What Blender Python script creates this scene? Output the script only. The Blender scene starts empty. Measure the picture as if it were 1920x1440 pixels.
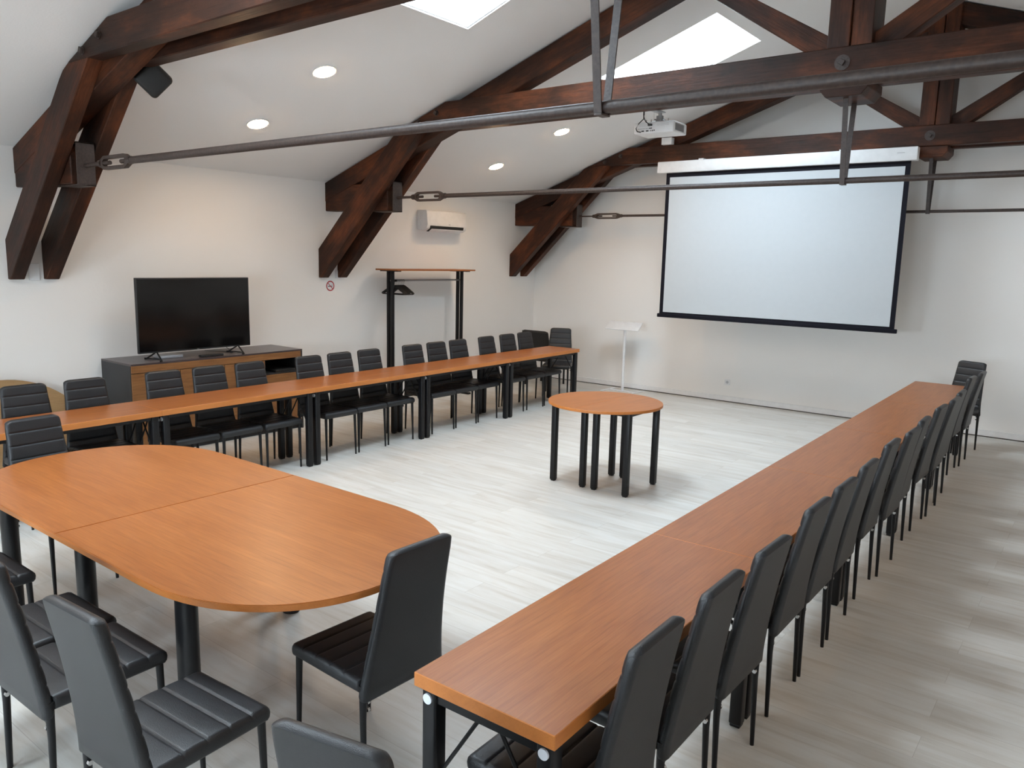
import bpy, bmesh, math, random
from mathutils import Vector, Matrix
random.seed(7)
C = bpy.context.scene.collection
PI = math.pi
W, XC, YB, YR, ZW, SL = -7.844, -1.844, 10.715, -2.4, 2.85, 0.345
XR = 2 * XC - W
def zc(x): return ZW + SL * ((x - W) if x < XC else (XR - x))

# ------------------------------------------------------------------ materials
def new_mat(name):
    m = bpy.data.materials.new(name); m.use_nodes = True
    nt = m.node_tree; return m, nt, nt.nodes['Principled BSDF']
def N(nt, typ, **k):
    n = nt.nodes.new(typ)
    for a, v in k.items():
        if a in n.inputs: n.inputs[a].default_value = v
        else: setattr(n, a, v)
    return n
def ramp(nt, src, stops):
    r = nt.nodes.new('ShaderNodeValToRGB'); e = r.color_ramp.elements
    while len(e) < len(stops): e.new(0.5)
    for i, (p, c) in enumerate(stops):
        e[i].position = p; e[i].color = (c[0], c[1], c[2], 1)
    nt.links.new(src, r.inputs[0]); return r.outputs[0]
def bump(nt, b, src, strength, dist=0.01):
    bn = N(nt, 'ShaderNodeBump', Strength=strength, Distance=dist)
    nt.links.new(src, bn.inputs['Height']); nt.links.new(bn.outputs[0], b.inputs['Normal'])
def plain(name, col, rough=0.5, metal=0.0, spec=0.5, noise=0.0, coat=0.0):
    m, nt, b = new_mat(name)
    b.inputs['Base Color'].default_value = (*col, 1); b.inputs['Roughness'].default_value = rough
    b.inputs['Metallic'].default_value = metal; b.inputs['Specular IOR Level'].default_value = spec
    b.inputs['Coat Weight'].default_value = coat
    t = N(nt, 'ShaderNodeTexCoord'); n = N(nt, 'ShaderNodeTexNoise', Scale=14.0, Detail=4.0)
    nt.links.new(t.outputs['Object'], n.inputs['Vector'])
    k = noise or 0.04
    c = ramp(nt, n.outputs[0], [(0.3, [x * (1 - k) for x in col]), (0.7, [min(1, x * (1 + k)) for x in col])])
    nt.links.new(c, b.inputs['Base Color'])
    return m
def mapping(nt, attr, scale, rand=True):
    if attr: t = N(nt, 'ShaderNodeAttribute', attribute_name='grain'); v = t.outputs['Vector']
    else: v = N(nt, 'ShaderNodeTexCoord').outputs['Object']
    if rand:
        oi = N(nt, 'ShaderNodeObjectInfo'); mu = N(nt, 'ShaderNodeMath', operation='MULTIPLY'); mu.inputs[1].default_value = 37.0
        nt.links.new(oi.outputs['Random'], mu.inputs[0])
        ad = N(nt, 'ShaderNodeVectorMath', operation='ADD'); nt.links.new(v, ad.inputs[0]); nt.links.new(mu.outputs[0], ad.inputs[1]); v = ad.outputs[0]
    mp = N(nt, 'ShaderNodeMapping'); mp.inputs['Scale'].default_value = scale
    nt.links.new(v, mp.inputs['Vector']); return mp.outputs[0]
def mixc(nt, typ, fac, a, b):
    m = N(nt, 'ShaderNodeMix', data_type='RGBA', blend_type=typ)
    if isinstance(fac, float): m.inputs[0].default_value = fac
    else: nt.links.new(fac, m.inputs[0])
    for s, i in ((a, 6), (b, 7)):
        if isinstance(s, tuple): m.inputs[i].default_value = (*s, 1)
        else: nt.links.new(s, m.inputs[i])
    return m.outputs[2]
def laminate(name, dark, mid, light, rough=0.33, k=1.0):
    m, nt, b = new_mat(name)
    v1 = mapping(nt, True, (1.1, 9, 9)); n1 = N(nt, 'ShaderNodeTexNoise', Scale=2.2, Detail=5.0, Roughness=0.6, Distortion=0.6)
    nt.links.new(v1, n1.inputs['Vector'])
    v2 = mapping(nt, True, (4, 170, 170)); n2 = N(nt, 'ShaderNodeTexNoise', Scale=1.6, Detail=3.0, Roughness=0.6)
    nt.links.new(v2, n2.inputs['Vector'])
    v3 = mapping(nt, True, (0.75, 7, 7)); w = N(nt, 'ShaderNodeTexWave', wave_type='RINGS', Scale=2.4, Distortion=5.0, Detail=2.0)
    w.inputs['Detail Scale'].default_value = 1.1; nt.links.new(v3, w.inputs['Vector'])
    base = ramp(nt, n1.outputs[0], [(0.25, dark), (0.5, mid), (0.78, light)])
    fine = ramp(nt, n2.outputs[0], [(0.36, (0.72, 0.68, 0.62)), (0.6, (1, 1, 1))])
    arcs = ramp(nt, w.outputs[0], [(0.0, (0.80, 0.76, 0.7)), (0.22, (1, 1, 1))])
    c = mixc(nt, 'MULTIPLY', 0.6 * k, base, fine); c = mixc(nt, 'MULTIPLY', 0.5 * k, c, arcs)
    nt.links.new(c, b.inputs['Base Color']); b.inputs['Roughness'].default_value = rough
    b.inputs['Specular IOR Level'].default_value = 0.32
    return m
M = {}
M['table'] = laminate('cherry_laminate', (0.27, 0.082, 0.020), (0.33, 0.108, 0.027), (0.385, 0.134, 0.036))
M['table_edge'] = laminate('edge_band', (0.44, 0.150, 0.036), (0.50, 0.175, 0.044), (0.55, 0.20, 0.052), 0.4, 0.3)
M['side_wood'] = laminate('sideboard_oak', (0.20, 0.088, 0.032), (0.28, 0.13, 0.05), (0.34, 0.165, 0.066), 0.45)
M['tan_board'] = laminate('tan_board', (0.30, 0.19, 0.09), (0.34, 0.215, 0.105), (0.38, 0.24, 0.12), 0.5)

def beam_mat():
    m, nt, b = new_mat('stained_oak_beam')
    v1 = mapping(nt, True, (0.9, 2.2, 2.2)); n1 = N(nt, 'ShaderNodeTexNoise', Scale=1.5, Detail=5.0, Roughness=0.65)
    nt.links.new(v1, n1.inputs['Vector'])
    v2 = mapping(nt, True, (2.0, 34, 34)); n2 = N(nt, 'ShaderNodeTexNoise', Scale=1.4, Detail=6.0, Roughness=0.7)
    nt.links.new(v2, n2.inputs['Vector'])
    base = ramp(nt, n1.outputs[0], [(0.3, (0.016, 0.0085, 0.006)), (0.48, (0.042, 0.0155, 0.0085)), (0.72, (0.150, 0.044, 0.0155))])
    fine = ramp(nt, n2.outputs[0], [(0.3, (0.35, 0.32, 0.3)), (0.55, (1, 1, 1))])
    c = mixc(nt, 'MULTIPLY', 0.75, base, fine)
    nt.links.new(c, b.inputs['Base Color']); b.inputs['Roughness'].default_value = 0.5
    b.inputs['Specular IOR Level'].default_value = 0.2
    bump(nt, b, n2.outputs[0], 0.5, 0.008); return m
M['beam'] = beam_mat()
def iron_mat():
    m, nt, b = new_mat('painted_iron')
    v = mapping(nt, False, (1, 1, 1)); n = N(nt, 'ShaderNodeTexNoise', Scale=60.0, Detail=4.0); nt.links.new(v, n.inputs['Vector'])
    c = ramp(nt, n.outputs[0], [(0.3, (0.022, 0.0135, 0.011)), (0.7, (0.048, 0.031, 0.025))])
    nt.links.new(c, b.inputs['Base Color']); b.inputs['Roughness'].default_value = 0.5
    bump(nt, b, n.outputs[0], 0.5, 0.003); return m
M['iron'] = iron_mat()
def wall_mat(name, col, sc):
    m, nt, b = new_mat(name)
    v = mapping(nt, False, (1, 1, 1), False); n = N(nt, 'ShaderNodeTexNoise', Scale=sc, Detail=5.0); nt.links.new(v, n.inputs['Vector'])
    n2 = N(nt, 'ShaderNodeTexNoise', Scale=0.7, Detail=2.0); nt.links.new(v, n2.inputs['Vector'])
    c = ramp(nt, n2.outputs[0], [(0.3, [x * 0.97 for x in col]), (0.7, col)])
    nt.links.new(c, b.inputs['Base Color']); b.inputs['Roughness'].default_value = 0.85
    b.inputs['Specular IOR Level'].default_value = 0.25
    bump(nt, b, n.outputs[0], 0.25, 0.004); return m
M['wall'] = wall_mat('white_plaster', (0.83, 0.82, 0.80), 24.0)
M['ceil'] = wall_mat('white_ceiling_paint', (0.82, 0.82, 0.815), 60.0)
def floor_mat():
    m, nt, b = new_mat('whitewashed_plank_floor')
    t = N(nt, 'ShaderNodeTexCoord')
    rot = N(nt, 'ShaderNodeMapping'); nt.links.new(t.outputs['Object'], rot.inputs['Vector'])
    br = N(nt, 'ShaderNodeTexBrick', Scale=1.0); br.offset = 0.37
    br.inputs['Brick Width'].default_value = 1.22; br.inputs['Row Height'].default_value = 0.185
    br.inputs['Mortar Size'].default_value = 0.0016; br.inputs['Mortar Smooth'].default_value = 0.2
    br.inputs['Color1'].default_value = (0, 0, 0, 1); br.inputs['Color2'].default_value = (1, 1, 1, 1); br.inputs['Mortar'].default_value = (0.5, 0.5, 0.5, 1)
    nt.links.new(rot.outputs[0], br.inputs['Vector'])
    sc = N(nt, 'ShaderNodeVectorMath', operation='SCALE'); sc.inputs['Scale'].default_value = 5.3
    nt.links.new(br.outputs['Color'], sc.inputs[0])
    ad = N(nt, 'ShaderNodeVectorMath', operation='ADD'); nt.links.new(rot.outputs[0], ad.inputs[0]); nt.links.new(sc.outputs[0], ad.inputs[1])
    mp = N(nt, 'ShaderNodeMapping'); mp.inputs['Scale'].default_value = (1.0, 9.0, 1.0); nt.links.new(ad.outputs[0], mp.inputs['Vector'])
    n1 = N(nt, 'ShaderNodeTexNoise', Scale=1.7, Detail=7.0, Roughness=0.62, Distortion=0.5); nt.links.new(mp.outputs[0], n1.inputs['Vector'])
    c1 = ramp(nt, n1.outputs[0], [(0.3, (0.46, 0.425, 0.375)), (0.5, (0.54, 0.522, 0.485)), (0.68, (0.58, 0.575, 0.55))])
    tone = ramp(nt, br.outputs['Color'], [(0.0, (0.93, 0.93, 0.93)), (1.0, (1.03, 1.03, 1.03))])
    c = mixc(nt, 'MULTIPLY', 1.0, c1, tone)
    c = mixc(nt, 'MIX', br.outputs['Fac'], c, (0.42, 0.395, 0.36))
    nt.links.new(c, b.inputs['Base Color']); b.inputs['Roughness'].default_value = 0.42
    b.inputs['Specular IOR Level'].default_value = 0.4
    bump(nt, b, n1.outputs[0], 0.12, 0.003); return m
M['floor'] = floor_mat()
def leather(name, col, rough):
    m, nt, b = new_mat(name)
    v = mapping(nt, False, (1, 1, 1)); n = N(nt, 'ShaderNodeTexVoronoi', Scale=420.0); nt.links.new(v, n.inputs['Vector'])
    n2 = N(nt, 'ShaderNodeTexNoise', Scale=9.0, Detail=3.0); nt.links.new(v, n2.inputs['Vector'])
    c = ramp(nt, n2.outputs[0], [(0.35, [x * 0.85 for x in col]), (0.65, [x * 1.15 for x in col])])
    nt.links.new(c, b.inputs['Base Color']); b.inputs['Roughness'].default_value = rough
    b.inputs['Specular IOR Level'].default_value = 0.5
    bump(nt, b, n.outputs[0], 0.35, 0.0012); return m
M['leather'] = leather('black_faux_leather', (0.0095, 0.0104, 0.0125), 0.44)
M['black_metal'] = plain('black_powder_coat', (0.006, 0.006, 0.007), 0.4, 0.0, 0.32)
M['black'] = plain('matt_black', (0.008, 0.008, 0.008), 0.6)
M['black_panel'] = plain('black_melamine', (0.022, 0.022, 0.024), 0.5)
M['top_panel'] = plain('brown_black_top', (0.060, 0.045, 0.047), 0.28)
M['chrome'] = plain('steel', (0.62, 0.62, 0.62), 0.25, 1.0)
M['grey_metal'] = plain('grey_metal', (0.36, 0.36, 0.36), 0.35, 0.8)
M['white_plastic'] = plain('white_plastic', (0.72, 0.73, 0.74), 0.4)
M['white_metal'] = plain('white_metal', (0.70, 0.71, 0.72), 0.45)
M['cap'] = plain('white_cap', (0.70, 0.74, 0.80), 0.4)
M['grey_plastic'] = plain('grey_plastic', (0.22, 0.22, 0.23), 0.45)
M['screen_glass'] = plain('tv_glass', (0.0035, 0.0035, 0.004), 0.12, 0.0, 0.5)
M['tv_plastic'] = plain('tv_bezel', (0.02, 0.02, 0.022), 0.4)
M['cloth'] = plain('projection_cloth', (0.46, 0.49, 0.51), 0.75, 0, 0.3, 0.01)
M['border'] = plain('screen_black_border', (0.008, 0.008, 0.013), 0.7, 0, 0.12)
M['red'] = plain('sign_red', (0.42, 0.03, 0.03), 0.5)
M['dark_gap'] = plain('shadow_gap_strip', (0.06, 0.05, 0.045), 0.8)
M['silver'] = plain('silver_box', (0.42, 0.42, 0.44), 0.4, 0.3)
M['base_white'] = plain('skirting_paint', (0.75, 0.75, 0.75), 0.5)
def emit(name, col, s):
    m = bpy.data.materials.new(name); m.use_nodes = True; nt = m.node_tree; nt.nodes.clear()
    e = N(nt, 'ShaderNodeEmission'); e.inputs[0].default_value = (*col, 1); e.inputs[1].default_value = s
    o = N(nt, 'ShaderNodeOutputMaterial'); nt.links.new(e.outputs[0], o.inputs[0]); return m
M['lamp'] = emit('warm_led_diffuser', (1.0, 0.66, 0.37), 128.0)
def glass():
    m = bpy.data.materials.new('window_glass'); m.use_nodes = True; nt = m.node_tree; nt.nodes.clear()
    t = N(nt, 'ShaderNodeBsdfTransparent'); t.inputs[0].default_value = (0.97, 0.98, 0.98, 1)
    g = N(nt, 'ShaderNodeBsdfGlossy'); g.inputs['Roughness'].default_value = 0.02
    mx = N(nt, 'ShaderNodeMixShader'); mx.inputs[0].default_value = 0.05; o = N(nt, 'ShaderNodeOutputMaterial')
    nt.links.new(t.outputs[0], mx.inputs[1]); nt.links.new(g.outputs[0], mx.inputs[2]); nt.links.new(mx.outputs[0], o.inputs[0])
    return m
M['glass'] = glass()

# ------------------------------------------------------------------ mesh helpers
def V(*a): return Vector(a)
def box(bm, lo, hi, bev=0.0, mtx=None, seg=2):
    c = [(a + b) / 2 for a, b in zip(lo, hi)]; s = [abs(b - a) for a, b in zip(lo, hi)]
    r = bmesh.ops.create_cube(bm, size=1.0); vs = r['verts']
    bmesh.ops.transform(bm, matrix=Matrix.Translation(c) @ Matrix.Diagonal((*s, 1)), verts=vs)
    if bev:
        es = list({e for v in vs for e in v.link_edges})
        r = bmesh.ops.bevel(bm, geom=es, offset=min(bev, min(s) * 0.45), segments=seg, affect='EDGES', profile=0.5)
        vs = list({v for v in r['verts']} | {v for v in vs if v.is_valid})
    if mtx is not None: bmesh.ops.transform(bm, matrix=mtx, verts=vs)
    return vs
def prism(bm, poly, a, b, axis='y', bev=0.0):
    """polygon (p,q) extruded from a to b along an axis"""
    def P(p, q, t): return {'y': (p, t, q), 'x': (t, p, q), 'z': (p, q, t)}[axis]
    va = [bm.verts.new(P(p, q, a)) for p, q in poly]; vb = [bm.verts.new(P(p, q, b)) for p, q in poly]
    n = len(poly); fs = [bm.faces.new(va), bm.faces.new(vb)]
    for i in range(n): fs.append(bm.faces.new((va[i], va[(i + 1) % n], vb[(i + 1) % n], vb[i])))
    bmesh.ops.recalc_face_normals(bm, faces=fs)
    if bev:
        es = list({e for f in fs for e in f.edges}); bmesh.ops.bevel(bm, geom=es, offset=bev, segments=1, affect='EDGES')
    return fs
def tube(bm, pts, r, seg=12, r2=None, caps=True):
    pts = [Vector(p) for p in pts]; n = len(pts); rings = []
    up = V(0, 0, 1)
    for i, p in enumerate(pts):
        d = (pts[min(i + 1, n - 1)] - pts[max(i - 1, 0)]).normalized()
        a = d.cross(up if abs(d.z) < 0.95 else V(1, 0, 0)).normalized(); b = d.cross(a).normalized()
        rr = r if r2 is None else r + (r2 - r) * i / (n - 1)
        rings.append([bm.verts.new(p + (a * math.cos(2 * PI * k / seg) + b * math.sin(2 * PI * k / seg)) * rr) for k in range(seg)])
    fs = []
    for i in range(n - 1):
        for k in range(seg): fs.append(bm.faces.new((rings[i][k], rings[i][(k + 1) % seg], rings[i + 1][(k + 1) % seg], rings[i + 1][k])))
    if caps: fs += [bm.faces.new(rings[0][::-1]), bm.faces.new(rings[-1])]
    bmesh.ops.recalc_face_normals(bm, faces=fs); return fs
def disc_cyl(bm, c, r, h, axis, seg=24):
    a = Vector(axis).normalized(); c = Vector(c); return tube(bm, [c, c + a * h], r, seg)
def obj(name, bm, mat, parent=None, grain=None, smooth=False, loc=None):
    bmesh.ops.remove_doubles(bm, verts=bm.verts, dist=1e-6)
    me = bpy.data.meshes.new(name); bm.to_mesh(me); bm.free()
    for m in (mat if isinstance(mat, (list, tuple)) else [mat]): me.materials.append(M[m])
    if grain is not None:
        g = Vector(grain).normalized(); a = g.cross(V(0, 0, 1) if abs(g.z) < 0.9 else V(0, 1, 0)).normalized(); b = g.cross(a)
        at = me.attributes.new('grain', 'FLOAT_VECTOR', 'POINT'); off = random.uniform(0, 50)
        for v in me.vertices: at.data[v.index].vector = (v.co.dot(g) + off, v.co.dot(a), v.co.dot(b))
    if smooth:
        for p in me.polygons: p.use_smooth = True
        try: me.set_sharp_from_angle(angle=math.radians(38))
        except Exception: pass
    o = bpy.data.objects.new(name, me); C.objects.link(o)
    if parent is not None: o.parent = parent
    if loc is not None: o.location = loc
    return o
def thing(name, label, cat, loc=(0, 0, 0), rz=0.0, group=None):
    o = bpy.data.objects.new(name, None); o.empty_display_size = 0.1; C.objects.link(o)
    o.location = loc; o.rotation_euler = (0, 0, rz); o['label'] = label; o['category'] = cat
    if group: o['group'] = group
    return o
def tag(o, label, cat, group=None):
    o['label'] = label; o['category'] = cat
    if group: o['group'] = group
    return o
def struct(o): o['kind'] = 'structure'; return o
def dup(root, loc, rz, label, group=None):
    r = root.copy(); C.objects.link(r); r.location = loc; r.rotation_euler = (0, 0, rz); r['label'] = label
    if group: r['group'] = group
    for ch in list(root.children):
        c = ch.copy(); C.objects.link(c); c.parent = r
        for g in list(ch.children):
            d = g.copy(); C.objects.link(d); d.parent = c
    return r
NB = bmesh.new

# ------------------------------------------------------------------ room shell
T = 0.25
b = NB(); box(b, (W - T, YR - T, -0.1), (XR + T, YB + T, 0)); struct(obj('floor', b, 'floor'))
b = NB(); box(b, (W - T, YR - T, 0), (W, YB + T, ZW)); struct(obj('wall_left', b, 'wall'))
gable = [(W - T, 0), (XR + T, 0), (XR + T, ZW), (XR, ZW), (XC, zc(XC)), (W, ZW), (W - T, ZW)]
b = NB(); prism(b, gable, YB, YB + T); struct(obj('wall_back', b, 'wall'))
rw = [(-5.6, -3.9), (-2.6, -0.9)]; RZ0, RZ1 = 1.0, 2.1                      # two windows behind the camera
b = NB(); box(b, (W - T, YR - T, 0), (XR + T, YR, RZ0)); xs_ = [W - T] + [v for p in rw for v in p] + [XR + T]
for i in range(0, len(xs_), 2): box(b, (xs_[i], YR - T, RZ0), (xs_[i + 1], YR, RZ1))
prism(b, [(W - T, RZ1), (XR + T, RZ1), (XR + T, ZW), (XR, ZW), (XC, zc(XC)), (W, ZW), (W - T, ZW)], YR - T, YR)
struct(obj('wall_rear', b, 'wall'))
# right wall with a row of windows (outside the frame, they light the right side)
wy = [(-0.5, 0.3), (2.0, 2.8), (4.5, 5.3), (7.0, 7.8)]; WZ0, WZ1 = 1.2, 1.9
b = NB(); ys = [YR - T] + [v for p in wy for v in p] + [YB + T]
for i in range(0, len(ys), 2): box(b, (XR, ys[i], 0), (XR + T, ys[i + 1], ZW))
for y0, y1 in wy:
    box(b, (XR, y0, 0), (XR + T, y1, WZ0)); box(b, (XR, y0, WZ1), (XR + T, y1, ZW))
struct(obj('wall_right', b, 'wall'))
# ceiling : two slopes, the left one pierced by three roof windows
SX0, SX1 = -4.72, -3.405
sk = [(0.45, 1.95), (4.20, 5.37), (7.53, 8.70)]
b = NB()
def slab(x0, x1, y0, y1):
    z0, z1 = zc(x0) if x0 != XC else zc(XC), zc(x1) if x1 != XC else zc(XC)
    prism(b, [(x0, z0), (x1, z1), (x1, z1 + 0.3), (x0, z0 + 0.3)], y0, y1)
slab(W - T, SX0, YR - T, YB + T); slab(SX1, XC, YR - T, YB + T); slab(XC, XR + T, YR - T, YB + T)
yy = [YR - T] + [v for p in sk for v in p] + [YB + T]
for i in range(0, len(yy), 2): slab(SX0, SX1, yy[i], yy[i + 1])
struct(obj('ceiling', b, 'ceil'))
ang = math.atan(SL)
def portal(name, mtx, sx, sy):
    L = bpy.data.lights.new(name, 'AREA'); L.shape = 'RECTANGLE'; L.size = sx; L.size_y = sy; L.energy = 1.0
    try: L.cycles.is_portal = True
    except Exception: pass
    o = bpy.data.objects.new(name, L); C.objects.link(o); o.matrix_world = mtx
for i, (y0, y1) in enumerate(sk):
    r = struct(thing('window_%d' % (i + 1), '', '')); del r['label'], r['category']
    cx, cy = (SX0 + SX1) / 2, (y0 + y1) / 2
    ln = (SX1 - SX0) / math.cos(ang)
    mt = Matrix.Translation((cx, cy, zc(cx))) @ Matrix.Rotation(-ang, 4, 'Y')
    off = 0.012
    f = NB()
    e = 0.012; hy = (y1 - y0) / 2
    for lo, hi in (((-ln / 2, -hy, off), (-ln / 2 + e, hy, off + .03)), ((ln / 2 - e, -hy, off), (ln / 2, hy, off + .03)),
                   ((-ln / 2, -hy, off), (ln / 2, -hy + e, off + .03)), ((-ln / 2, hy - e, off), (ln / 2, hy, off + .03))):
        box(f, lo, hi, 0.004, mt)
    obj('window_frame', f, 'white_plastic', r)
    g = NB(); box(g, (-ln / 2 + .01, -hy + .01, off + .012), (ln / 2 - .01, hy - .01, off + .018), 0, mt); obj('glass_pane', g, 'glass', r)
    portal('sky_portal', Matrix.Translation((cx, cy, zc(cx))) @ Matrix.Rotation(-ang, 4, 'Y') @ Matrix.Translation((0, 0, 0.35)), ln, y1 - y0)
for i, (y0, y1) in enumerate(wy):
    r = struct(thing('window_%d' % (i + 4), '', '')); del r['label'], r['category']
    f = NB(); x = XR + 0.16
    for lo, hi in (((x, y0, WZ0), (x + .06, y0 + .05, WZ1)), ((x, y1 - .05, WZ0), (x + .06, y1, WZ1)), ((x, y0, WZ0), (x + .06, y1, WZ0 + .05)), ((x, y0, WZ1 - .05), (x + .06, y1, WZ1)),
                   ((x, (y0 + y1) / 2 - .03, WZ0), (x + .06, (y0 + y1) / 2 + .03, WZ1))): box(f, lo, hi, 0.004)
    obj('window_frame', f, 'white_plastic', r)
    g = NB(); box(g, (x + .027, y0 + .04, WZ0 + .04), (x + .033, y1 - .04, WZ1 - .04)); obj('glass_pane', g, 'glass', r)
    portal('sky_portal', Matrix.Translation((XR + 0.26, (y0 + y1) / 2, (WZ0 + WZ1) / 2)) @ Matrix.Rotation(PI / 2, 4, 'Y'), WZ1 - WZ0, y1 - y0)
for i, (x0, x1) in enumerate(rw):
    r = struct(thing('window_%d' % (i + 8), '', '')); del r['label'], r['category']
    f = NB(); y = YR - 0.2
    for lo, hi in (((x0, y, RZ0), (x0 + .05, y + .06, RZ1)), ((x1 - .05, y, RZ0), (x1, y + .06, RZ1)), ((x0, y, RZ0), (x1, y + .06, RZ0 + .05)), ((x0, y, RZ1 - .05), (x1, y + .06, RZ1)), (((x0 + x1) / 2 - .03, y, RZ0), ((x0 + x1) / 2 + .03, y + .06, RZ1))): box(f, lo, hi, 0.004)
    obj('window_frame', f, 'white_plastic', r)
    g = NB(); box(g, (x0 + .04, y + .027, RZ0 + .04), (x1 - .04, y + .033, RZ1 - .04)); obj('glass_pane', g, 'glass', r)
    portal('sky_portal', Matrix.Translation(((x0 + x1) / 2, YR - 0.26, (RZ0 + RZ1) / 2)) @ Matrix.Rotation(PI / 2, 4, 'X'), x1 - x0, RZ1 - RZ0)
# skirtings
b = NB(); box(b, (W, YB - 0.014, 0.012), (XR, YB, 0.085), 0.003); struct(obj('baseboard_back', b, 'base_white'))
b = NB(); box(b, (W, YB - 0.010, 0.0), (XR, YB, 0.012)); struct(obj('trim_1', b, 'dark_gap'))
b = NB(); box(b, (W, YR, 0.0), (W + 0.012, YB - 0.014, 0.08), 0.003); struct(obj('baseboard_left', b, 'base_white'))

# ------------------------------------------------------------------ roof trusses
def mir(poly): return [(2 * XC - x, z) for x, z in poly][::-1]
E0 = 0.012
def truss(t, rr, label, kx=0.0):
    root = thing('roof_truss', label, 'roof truss', (XC, t, 0), group='dark timber roof trusses')
    def part(name, bm, mat, grain=None, smooth=False):
        dxk = kx if name in ('king_post', 'post_foot', 'hanger_strap', 'diagonal_strut') else 0
        bmesh.ops.translate(bm, vec=(-XC + dxk, 0, 0), verts=bm.verts)
        return obj(name, bm, mat, root, grain, smooth)
    for s in (-1, 1):
        f = (lambda p: p) if s < 0 else mir
        mx = (lambda x: x) if s < 0 else (lambda x: 2 * XC - x)
        gd = (1, 0, SL * -s)
        b = NB(); prism(b, f([(W, 2.615), (W, ZW - E0), (XC - 0.01, zc(XC) - E0 - .004), (XC - 0.01, zc(XC) - 0.25)]), -0.09, 0.09, bev=0.006); part('rafter', b, 'beam', gd)
        b = NB(); prism(b, f([(W, 2.50), (-6.74, 2.49), (-6.74, 2.80), (W, 2.80)]), -0.086, 0.086, bev=0.008); part('wall_beam', b, 'beam', (1, 0, 0))
        zt = zc(-6.49) - E0
        for k in (-1, 1):
            ya, yb = sorted((k * 0.088, k * 0.205))
            b = NB(); prism(b, f([(W, 1.69), (-7.79, 1.69), (-6.07, 3.345), (-6.40, 3.345), (-6.49, zt), (-6.56, 3.25), (W, 2.04)]), ya, yb, bev=0.006); part('knee_brace', b, 'beam', (1, 0, 0.95 * -s))
        b = NB(); prism(b, f([(XC - .10, 3.55), (XC - .10, 3.64), (-2.93, 4.245), (-3.08, 4.21), (-3.03, 4.16), (XC - .28, 3.55)]), -0.07, 0.07, bev=0.005); part('diagonal_strut', b, 'beam', (1, 0, 0.68 * s))
        # iron end shoe
        b = NB(); xs = -6.66
        def bx2(lo, hi, bev=.003): box(b, (min(mx(lo[0]), mx(hi[0])), lo[1], lo[2]), (max(mx(lo[0]), mx(hi[0])), hi[1], hi[2]), bev)
        bx2((xs - .012, -.072, 2.475), (xs, .072, 2.815)); bx2((-6.98, -.072, 2.803), (xs, .072, 2.815)); bx2((-6.98, -.072, 2.475), (xs, .072, 2.487))
        part('iron_shoe', b, 'iron')
        # turnbuckle : a flat stadium ring between two threaded ends
        b = NB(); q0, q1 = -6.40, -5.94; qc = (q0 + q1) / 2; zc_ = 2.636; hh = .052 if rr > .02 else .042
        n_ = 0; outer = [(q0, .020), (q0 + .07, hh), (q1 - .07, hh), (q1, .020), (q1, -.020), (q1 - .07, -hh), (q0 + .07, -hh), (q0, -.020)]
        hi_ = hh - .024; inner = [(q0 + .055, hi_ * .5), (q0 + .075, hi_), (q1 - .075, hi_), (q1 - .055, hi_ * .5), (q1 - .055, -hi_ * .5), (q1 - .075, -hi_), (q0 + .075, -hi_), (q0 + .055, -hi_ * .5)]
        rings = [[b.verts.new((mx(x), y, zc_ + z)) for x, z in pl_] for y in (-.019, .019) for pl_ in (outer, inner)]
        fs = []
        for k in range(8):
            l = (k + 1) % 8
            fs += [b.faces.new((rings[0][k], rings[0][l], rings[1][l], rings[1][k])), b.faces.new((rings[2][k], rings[2][l], rings[3][l], rings[3][k])),
                   b.faces.new((rings[0][k], rings[0][l], rings[2][l], rings[2][k])), b.faces.new((rings[1][k], rings[1][l], rings[3][l], rings[3][k]))]
        bmesh.ops.recalc_face_normals(b, faces=fs)
        tube(b, [(mx(xs), 0, zc_), (mx(q0 + .14), 0, zc_)], rr * .62); tube(b, [(mx(q1 - .14), 0, zc_), (mx(q1 - .04), 0, zc_)], rr * .62)
        for q in (q0, q1): tube(b, [(mx(q) - .022, 0, zc_), (mx(q) + .022, 0, zc_)], .030 if rr > .02 else .024, 8)
        part('turnbuckle', b, 'iron', smooth=True)
    x0, x1 = W + .5 / SL, W + .725 / SL
    for k in (-1, 1):
        ya, yb = sorted((k * 0.092, k * 0.215))
        b = NB(); prism(b, [(x0, 3.35 - E0), (2 * XC - x0, 3.35 - E0), (2 * XC - x1, 3.575 - E0), (x1, 3.575 - E0)], ya, yb, bev=0.007); part('collar_beam', b, 'beam', (1, 0, 0))
    b = NB(); box(b, (XC - .155, -0.165, 3.57), (XC + .002, 0.15, zc(XC) - .09), 0.006); box(b, (XC + .008, -0.15, 3.57), (XC + .155, 0.15, zc(XC) - .09), 0.006)
    box(b, (XC - .15, -0.09, 3.30), (XC + .15, 0.09, 3.60)); part('king_post', b, 'beam', (0, 0, 1))
    b = NB(); prism(b, [(XC - .17, 3.335), (XC - .17, 3.27), (XC - .125, 3.215), (XC + .125, 3.215), (XC + .17, 3.27), (XC + .17, 3.335)], -0.205, 0.205, bev=0.004); part('post_foot', b, 'beam', (1, 0, 0))
    xe = -5.93
    b = NB(); tube(b, [(xe, 0, 2.636), (XC, 0, 2.628), (2 * XC - xe, 0, 2.636)], rr, 16); part('tie_rod', b, 'iron', smooth=True)
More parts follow.
